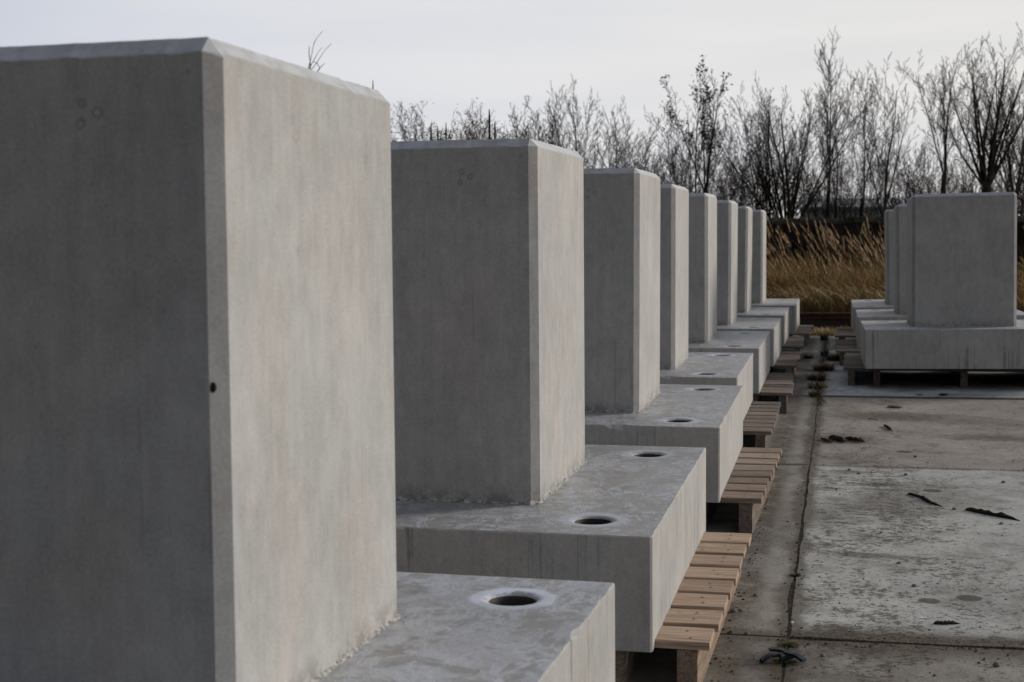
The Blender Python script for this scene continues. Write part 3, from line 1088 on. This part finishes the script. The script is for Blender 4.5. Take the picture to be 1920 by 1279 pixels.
splinter('stick', (.335, 7.10), (.474, 6.79), .022, .013, 1, 'long dark stick lying below the dark round socket, left one of the two', group='splintered sticks on the yard')
splinter('stick', (.573, 6.735), (.78, 6.505), .030, .017, 2, 'thick dark stick tapering to the right, near the right frame edge', group='splintered sticks on the yard')
splinter('stick', (.296, 9.66), (.345, 9.37), .020, .012, 3, 'short black stick alone on the brown panel', group='splintered sticks on the yard')
splinter('stick', (.204, 9.995), (.269, 9.954), .010, .005, 4, 'thin twig on the brown panel, farthest and smallest of the sticks', group='splintered sticks on the yard')
splinter('bark_piece', (-.10, 8.965), (-.035, 8.80), .022, .010, 5, 'leftmost of three dark bark pieces on the brown panel', 'bark', 'bark pieces on the brown panel')
splinter('bark_piece', (-.048, 9.03), (.044, 8.84), .040, .020, 6, 'middle of three dark bark pieces on the brown panel', 'bark', 'bark pieces on the brown panel')
splinter('bark_piece', (.049, 8.99), (.162, 8.86), .040, .018, 7, 'rightmost and longest of three dark bark pieces on the brown panel', 'bark', 'bark pieces on the brown panel')
splinter('bark_piece', (.357, 10.74), (.458, 10.69), .07, .012, 8, 'flat brown bark flake just before the far cross joint', 'bark', mat=simple('brown_bark', (.10, .07, .045), .9, .4, 20))
splinter('bark_piece', (.306, 4.721), (.389, 4.737), .020, .010, 9, 'small dark bark strip by the white scrap near the bottom edge', 'bark')

# white scrap of plastic film
V, Fc = [], []
for j in range(5):
    for i in range(8):
        V.append((.048*(i/7-.5)*(1-.25*abs(j-2)/2), .022*(j/4-.5)*(1-.5*abs(i-3.5)/3.5), .0035+.0025*noise.noise(Vector((i*.7, j*.9, 1)))))
for j in range(4):
    for i in range(7):
        Fc.append((j*8+i, j*8+i+1, (j+1)*8+i+1, (j+1)*8+i))
tag(mesh_obj('plastic_scrap', V, Fc, simple('white_film', (.6, .62, .65), .5), loc=(.273, 4.79, .001)), 'small white scrap of film lying behind the dark bark strip', 'litter')

# crumpled black strap bundle with wires
def tube(V, Fc, pts, rads, n=6):
    k0 = len(V)
    for i, p in enumerate(pts):
        a = pts[max(0, i-1)]; b_ = pts[min(len(pts)-1, i+1)]
        d_ = (b_-a)
        d_ = d_.normalized() if d_.length > 1e-9 else Vector((0, 0, 1))
        u = d_.cross(Vector((.31, .17, .93)))
        if u.length < .05:
            u = d_.cross(Vector((1, 0, 0)))
        u.normalize()
        w = d_.cross(u)
        for q in range(n):
            an = 2*math.pi*q/n
            V.append(tuple(p+(u*math.cos(an)+w*math.sin(an))*rads[i]))
    for i in range(len(pts)-1):
        for q in range(n):
            q2 = (q+1) % n
            Fc.append((k0+i*n+q, k0+i*n+q2, k0+(i+1)*n+q2, k0+(i+1)*n+q))


M_strap = simple('black_plastic', (.014, .02, .026), .45, .3, 20)
M_wire = simple('grey_wire', (.12, .14, .14), .5)
root = empty('strap_bundle', (-.154, 4.205, .003), 0, 'crumpled black strap bundle with thin wires on the long joint, nearest the camera', 'litter')
def strap(p0, p1, w, th, z0, z1, seed):
    V, Fc = [], []
    a = Vector(p0); b_ = Vector(p1)
    d_ = b_-a
    nrm = Vector((-d_.y, d_.x)).normalized()
    N = 10
    for k in range(N+1):
        t_ = k/N
        p = a+d_*t_+nrm*.006*noise.noise(Vector((t_*3, seed, 0)))
        zz = z0+(z1-z0)*t_+.008*math.sin(t_*math.pi)+.003*noise.noise(Vector((t_*6, seed, 2)))
        for s, q in ((-1, 0), (-1, 1), (1, 1), (1, 0)):
            V.append((p.x+nrm.x*s*w/2, p.y+nrm.y*s*w/2, zz+q*th))
    for k in range(N):
        for q in range(4):
            q2 = (q+1) % 4
            Fc.append((k*4+q, (k+1)*4+q, (k+1)*4+q2, k*4+q2))
    Fc.append((0, 1, 2, 3)); Fc.append((N*4+3, N*4+2, N*4+1, N*4))
    return mesh_obj('strap', V, Fc, M_strap, root)
strap((-.04, .06), (.062, .0), .020, .009, .016, .004, 1)
strap((-.062, -.02), (-.01, .02), .018, .010, .0, .010, 2)
strap((-.01, .0), (.055, .03), .016, .008, .0, .004, 3)
for k, pts in enumerate([[(-.06, -.03, .012), (-.04, .02, .03), (-.01, .04, .022), (.02, .0, .03)], [(-.055, -.045, .006), (-.02, -.02, .028), (.03, .02, .026)],
                         [(.01, .05, .015), (.04, .03, .03), (.065, -.01, .012), (.05, -.03, .004)]]):
    V, Fc = [], []
    P = [Vector(p) for p in pts]
    Q = []
    for i in range(len(P)-1):
        for s in range(5):
            Q.append(P[i].lerp(P[i+1], s/5)+Vector((0, 0, .004*math.sin(s/5*math.pi))))
    Q.append(P[-1])
    tube(V, Fc, Q, [.0006]*len(Q), 5)
    mesh_obj('wire', V, Fc, M_wire, root)


# ------------------------------------------------------------------ trees
M_trunk = simple('bark_grey_brown', (.03, .026, .022), .9, .3, 6, .2)
M_twig = simple('twigs', (.062, .045, .034), .9, .25, 3, .2)
M_twig_r = simple('reddish_twigs', (.06, .04, .031), .9, .3, 3, .1)
M_leafd = simple('dark_leaves', (.035, .03, .018), .8, .4, 5)
M_leafb = simple('dry_leaves', (.07, .042, .028), .8, .4, 5)


class Tree:
    def __init__(s, seed):
        s.r = random.Random(seed)
        s.tv, s.tf, s.cv, s.cf, s.lv, s.lf = [], [], [], [], [], []
        s.tips = []

    def branch(s, p, d_, L, r0, depth, maxd, upw, wob, kids, kidlen, ang, minr=.0055, start=.25):
        r = s.r
        n = 5 if depth < 2 else (4 if depth == 2 else 2)
        if depth == 0:
            n = 9
        pts, rads = [p.copy()], [r0]
        d_ = d_.copy()
        for k in range(n):
            d_ = (d_+Vector((r.gauss(0, wob), r.gauss(0, wob), r.gauss(0, wob*.5)+(upw if depth < 1 else upw*.9)/n))).normalized()
            p = p+d_*(L/n)
            pts.append(p.copy())
            rads.append(max(minr*.7, r0*(1-(k+1)/n*.82)))
        if depth <= 1 and r0 > .02:
            tube(s.tv, s.tf, pts, rads, 7 if depth == 0 else 5)
        else:
            tube(s.cv, s.cf, pts, rads, 4 if depth == 2 else 3)
        if depth >= maxd:
            s.tips.append(pts[-1])
            return
        nk = kids[min(depth, len(kids)-1)]
        for q in range(nk):
            t_ = start+(1-start)*(q+r.random()*.8)/nk
            t_ = min(t_, .98)
            i = min(n-1, int(t_*n))
            f = t_*n-i
            bp = pts[i].lerp(pts[i+1], f)
            bd = (pts[i+1]-pts[i]).normalized()
            a = ang*(1+.28*depth)*(r.uniform(.7, 1.3))
            az = r.uniform(0, 2*math.pi)
            u = bd.cross(Vector((math.cos(az), math.sin(az), .01))).normalized()
            nd = (bd*math.cos(a)+u*math.sin(a)).normalized()
            rad = max(minr, (rads[i]*(1-f)+rads[i+1]*f)*r.uniform(.32, .55))
            s.branch(bp, nd, L*kidlen*r.uniform(.65, 1.15)*(1.15-.5*t_), rad, depth+1, maxd, upw, wob, kids, kidlen, ang, minr, .15)

    def leaves(s, n, size, pred=None):
        r = s.r
        tips = [t_ for t_ in s.tips if (pred is None or pred(t_))]
        if not tips:
            return
        for _ in range(n):
            c = r.choice(tips)
            c = Vector(c)+Vector((r.gauss(0, .05), r.gauss(0, .05), r.gauss(0, .06)))
            u = Vector((r.gauss(0, 1), r.gauss(0, 1), r.gauss(0, 1))).normalized()
            w = u.orthogonal().normalized()
            k = len(s.lv)
            q = size*r.uniform(.6, 1.3)
            s.lv += [tuple(c-u*q), tuple(c+w*q*.5), tuple(c+u*q), tuple(c-w*q*.5)]
            s.lf.append((k, k+1, k+2, k+3))

    def build(s, name, loc, label, group, leafmat=None, twig=None, cat='tree'):
        root = empty(name, loc, 0, label, cat, group)
        if s.tv:
            mesh_obj('trunk', s.tv, s.tf, M_trunk, root, smooth=True)
        mesh_obj('crown', s.cv, s.cf, twig or M_twig, root)
        if s.lv:
            mesh_obj('leaves', s.lv, s.lf, leafmat or M_leafd, root)
        return root


def px(u, Y):
    """lateral position at depth Y of something seen at image column u"""
    dv = fw+r2*((u-960)/F_PX)-u2*((440-639.5)/F_PX)
    return dv.x*Y/dv.y


def zt(v, u, Y):
    dv = fw+r2*((u-960)/F_PX)-u2*((v-639.5)/F_PX)
    return dv.z*Y/dv.y+ZC


TG = 'bare trees behind the bank'
BZ = 1.2
# vase shaped trees: image column, image top row, depth, trunk radius, fork height share, stems, spread
def vase(u, vtop, Y, r0, fork, stems, spread, seed, label, kids=(7, 5, 4), maxd=4, leaf=0, lean=0.0, name='bare_tree', twig=None, leafmat=None, leafsize=.05, minr=.0052, ang=.50, leafpred=None):
    X = px(u, Y)
    H = (zt(vtop, u, Y)-BZ)*.955
    t = Tree(seed)
    fh = H*fork
    r = t.r
    # trunk up to the fork, then ascending limbs
    base = Vector((0, 0, 0))
    d0 = Vector((lean, 0, 1)).normalized()
    pts = [base+d0*fh*k/4+Vector((r.gauss(0, .02), 0, 0))*(k > 0) for k in range(5)]
    if fork > .02:
        tube(t.tv, t.tf, pts, [r0*(1.2-.25*k/4) if k else r0*1.45 for k in range(5)], 9)
    top = pts[-1] if fork > .02 else base
    for k in range(stems):
        az = 2*math.pi*(k+r.uniform(-.3, .3))/stems
        a = spread*r.uniform(.35, 1.1) if k else spread*.08
        dd = Vector((math.cos(az)*math.sin(a), math.sin(az)*math.sin(a), math.cos(a)))
        L = (H-fh)*r.uniform(.80, 1.0)*(1.03 if k == 0 else .97)
        t.branch(top+Vector((math.cos(az), math.sin(az), 0))*r0*.4, dd, L, r0*(.50 if k == 0 else r.uniform(.20, .36)),
                 0, maxd-1, .40, .04, kids, .37, ang, minr, .10)
    if leaf:
        t.leaves(leaf, leafsize, leafpred)
    return t.build(name, (X, Y, BZ), label, TG, leafmat, twig)


vase(1850, 75, 42, .15, .26, 11, .60, 11, 'tallest broad crowned bare tree with a thick trunk, behind the front right column', kids=(13, 6, 4))
vase(1768, 105, 42, .07, .36, 5, .30, 12, 'slender bare tree forking high, left of the thick trunked tree', kids=(13, 6, 4))
vase(1655, 118, 42, .085, .12, 5, .34, 13, 'bare tree with several upright limbs, right of the gap in the tree line', kids=(13, 6, 4))
vase(1617, 140, 43, .06, .22, 4, .30, 14, 'thin bare tree bending left at its foot, between its two taller neighbours', kids=(12, 6, 4))
vase(1553, 80, 42, .06, .25, 2, .18, 15, 'slim bare tree with a single tall leader rising above the others', kids=(22, 6, 4), ang=.42)
vase(1568, 185, 41.5, .05, .25, 4, .30, 16, 'thin bare tree just right of the one with the tall leader', kids=(12, 6, 4))
vase(1476, 152, 38, .12, .0, 15, .62, 17, 'dense many stemmed bare willow fanning out above the last left column', kids=(12, 6, 4), minr=.005)
vase(1440, 170, 39, .08, .0, 7, .45, 18, 'many stemmed bare willow just left of the dense fanned one', kids=(12, 6, 4))
vase(1326, 135, 38, .075, .30, 4, .50, 19, 'bare tree with dark leaf clusters still in its crown, above the fifth column', kids=(12, 6, 4), leaf=700, leafsize=.045,
     leafpred=lambda p: p.z > 2.3 and noise.noise(Vector(p)*2.2) > .05)
vase(1300, 190, 39, .07, .0, 7, .45, 20, 'multi stemmed bare tree left of the one keeping its leaf clusters', kids=(12, 6, 4))
vase(1900, 120, 44, .10, .20, 8, .5, 21, 'bare tree partly cut off by the right frame edge', kids=(12, 6, 4))
vase(1935, 150, 43, .10, .2, 5, .45, 22, 'bare tree just beyond the right frame edge with limbs reaching in', kids=(12, 6, 4))
vase(1083, 140, 38, .07, .1, 5, .36, 23, 'tallest bare tree above the second column, thin pointed crown', kids=(13, 6, 4))
vase(1150, 195, 40, .06, .0, 6, .42, 24, 'low bare tree above the third column', kids=(12, 6, 4))
vase(1035, 200, 38, .06, .0, 5, .40, 25, 'upright bare tree above the right corner of the second column', kids=(12, 6, 4))
vase(1205, 235, 42, .05, .0, 6, .45, 26, 'small bare tree above the gap between third and fourth columns', kids=(12, 6, 4))
vase(1380, 235, 44, .05, .0, 6, .5, 27, 'small bare tree behind the two willows and the leafy clusters', kids=(12, 6, 4))
vase(1720, 270, 44, .05, .0, 7, .5, 28, 'small bushy bare tree in the gap below the slender forked tree', kids=(12, 6, 4))
vase(1800, 290, 46, .05, .0, 7, .5, 29, 'small bushy bare tree just left of the thick trunk', kids=(12, 6, 4))
vase(962, 212, 37, .04, .0, 5, .38, 30, 'bare tree with brown remnants left of the upright one, above the second column', kids=(12, 6, 4), leaf=500, leafmat=M_leafb, leafsize=.028)
vase(900, 212, 36, .035, .0, 5, .40, 31, 'brownish bare tree above the middle of the second column', kids=(12, 6, 4), twig=M_twig_r, leaf=700, leafmat=M_leafb, leafsize=.028)
vase(776, 200, 36, .03, .0, 5, .36, 32, 'brownish bare tree showing just right of the nearest column', kids=(12, 6, 4), twig=M_twig_r, leaf=600, leafmat=M_leafb, leafsize=.028)
vase(850, 236, 36.5, .03, .0, 5, .45, 33, 'low reddish bush tree above the left part of the second column', kids=(12, 6, 4), twig=M_twig_r, leaf=900, leafmat=M_leafb, leafsize=.028)
back = [(1130, 270, 'above the third column'), (1225, 285, 'above the fourth column'), (1275, 262, 'above the fifth column'), (1345, 272, 'above the sixth column'), (1405, 262, 'above the last left column'),
        (1510, 262, 'right of the fanned willow'), (1590, 272, 'between two pairs of thin trunks'), (1635, 285, 'behind the tree that bends left'), (1700, 262, 'in the gap left of the slender forked tree'), (1745, 290, 'above the left edge of the front right column'),
        (1820, 262, 'just left of the thick trunk'), (1885, 270, 'just right of the thick trunk'), (1060, 225, 'over the right corner of the second column'), (985, 225, 'over the second column')]
for k, (u, v, lab) in enumerate(back):
    vase(u, v, 50, .035, .0, 7, .55, 60+k, 'low fine twigged rear tree, ' + lab, kids=(9, 6, 3), minr=.005, name='small_bare_tree')
# a higher, nearer tree: only its top twigs clear the first column
Xn, Yn = px(588, 30), 30
t = Tree(40)
Hn = zt(58, 605, 30)-1.0
tube(t.tv, t.tf, [Vector((.0, 0, 0)), Vector((-.1, 0, 1.4)), Vector((.02, 0, 2.8)), Vector((0, 0, 3.9))], [.07, .055, .04, .022], 7)
def zz_(v): return zt(v, 600, 30)-1.0
def xx_(u): return px(u, 30)-Xn
for pts in ([(584, 128), (590, 108), (593, 92), (596, 80), (602, 70), (613, 58)], [(586, 128), (595, 112), (603, 98), (611, 89)], [(590, 130), (600, 118), (609, 104), (618, 92), (628, 83)],
            [(588, 114), (586, 100), (587, 86)], [(603, 132), (608, 125), (615, 119)], [(606, 127), (601, 119), (595, 115)]):
    P = [Vector((0, 0, 3.7))]+[Vector((xx_(u), 0, zz_(v))) for u, v in pts]
    tube(t.cv, t.cf, P, [.02]+[.010*(1-.55*k/len(pts)) for k in range(len(pts))], 4)
t.build('bare_tree', (Xn, Yn, 1.0), 'bare tree of which only curved top twigs rise over the nearest column', TG)

# scrub: many stemmed bushes filling the foot of the tree line
SG = 'bare bushes along the bank'
bush_labels = ['below the willow on its left', 'below the tree with the tall leader', 'right of the two thin trunks', 'beside the thick trunk on its left',
               'beside the thick trunk on its right', 'at the right frame edge', 'above the fourth column', 'above the sixth column', 'above the third column',
               'right of the nearest column top', 'above the left end of the second column', 'above the centre of the second column', 'left of the second column corner', 'above the second column corner',
               'between the thin trunks and the willow']
spec = [(1420, 300, 40), (1545, 300, 43), (1690, 320, 44), (1790, 320, 40), (1880, 300, 40), (1925, 290, 39), (1265, 270, 41), (1360, 290, 41), (1180, 265, 41),
        (750, 228, 33), (830, 248, 33), (890, 236, 33), (945, 232, 33), (1010, 226, 34), (1595, 310, 45)]
for k, ((u, v, Y), bl) in enumerate(zip(spec, bush_labels)):
    t = Tree(300+k)
    H = zt(v, u, Y)-1.15
    r = t.r
    for q in range(30 if 9 <= k <= 13 else 18):
        a = r.uniform(0, .75)
        az = r.uniform(0, 6.28)
        dd = Vector((math.cos(az)*math.sin(a), math.sin(az)*math.sin(a), math.cos(a)))
        t.branch(Vector((r.gauss(0, .25), r.gauss(0, .25), 0)), dd, H*r.uniform(.6, 1.0), .019, 1, 3, .25, .09, (0, 8, 5), .42, .55, .0055, .15)
    red = v < 240 or 740 < u < 1020
    if red:
        t.leaves(1600, .026)
    root = empty('bush', (px(u, Y), Y, 1.15), 0, ('reddish brown' if red else 'grey') + ' leafless bush ' + bl, 'bush', SG)
    mesh_obj('stems', t.cv, t.cf, M_twig_r if red else M_twig, root)
    if t.lv:
        mesh_obj('leaves', t.lv, t.lf, M_leafb, root)

# dark old flower spikes sticking up over the second column
M_spike = simple('dark_spike', (.03, .024, .02), .9)
for k, (u, v0, v1, w, lab) in enumerate(((811, 231, 262, .024, 'leftmost dark seed spike of the group above the second column'), (823, 236, 262, .022, 'dark seed spike right of the leftmost one'),
                        (839, 230, 262, .022, 'dark seed spike left of the tall black stem'), (920, 205, 258, .03, 'tall black stem standing above the middle of the second column'),
                        (930, 228, 258, .028, 'shorter black stem just right of the tall one'), (704, 150, 195, .02, 'short black stem peeping over the nearest column corner'))):
    Y = 20.5 + k*.3
    X = px(u, Y)
    z1 = zt(v0, u, Y)
    V, Fc = [], []
    pts = []
    rad = []
    for s in range(24):
        t_ = s/23
        pts.append(Vector((.06*(1-t_)**2+.012*noise.noise(Vector((t_*3, k, 0))), 0, z1*t_)))
        rad.append(w*(.55 if t_ < .8 else (1.0-.5*(t_-.8)/.2)*(1+.35*math.sin(s*2.4))*.8))
    tube(V, Fc, pts, rad, 7)
    tag(mesh_obj('dead_stem', V, Fc, M_spike, loc=(X, Y, 0)), lab, 'dead stem', 'dark dead stems over the columns')

# pale shed far behind, seen between the trunks
M_shed = simple('pale_cladding', (.42, .44, .46), .7, .06, .4)
M_roof = simple('pale_roof', (.50, .52, .54), .6, .05, .4)
Ys = 150
xa, xb = px(1500, Ys), px(1900, Ys)
h0 = zt(392, 1560, Ys)
h1 = zt(374, 1560, Ys)
root = empty('warehouse', ((xa+xb)/2, Ys, 0), 0, 'long pale grey low building far off between the tree trunks', 'building')
hw = (xb-xa)/2
V = [(-hw, 0, 0), (hw, 0, 0), (hw, 16, 0), (-hw, 16, 0), (-hw, 0, h0), (hw, 0, h0), (hw, 16, h0), (-hw, 16, h0), (-hw, 8, h1-.05), (hw, 8, h1-.05)]
mesh_obj('wall', V, [(0, 1, 5, 4), (2, 3, 7, 6), (0, 4, 8, 7, 3), (1, 2, 6, 9, 5)], M_shed, root)
e = .4
V = [(-hw-e, -e, h0+.02), (hw+e, -e, h0+.02), (hw+e, 8, h1+.1), (-hw-e, 8, h1+.1), (-hw-e, 16+e, h0+.02), (hw+e, 16+e, h0+.02),
     (-hw-e, -e, h0+.22), (hw+e, -e, h0+.22), (hw+e, 8, h1+.3), (-hw-e, 8, h1+.3), (-hw-e, 16+e, h0+.22), (hw+e, 16+e, h0+.22)]
mesh_obj('roof', V, [(6, 7, 8, 9), (9, 8, 11, 10), (1, 0, 3, 2), (2, 3, 4, 5), (0, 1, 7, 6), (4, 10, 11, 5), (0, 6, 9, 3), (3, 9, 10, 4), (1, 2, 8, 7), (2, 5, 11, 8)], M_roof, root)
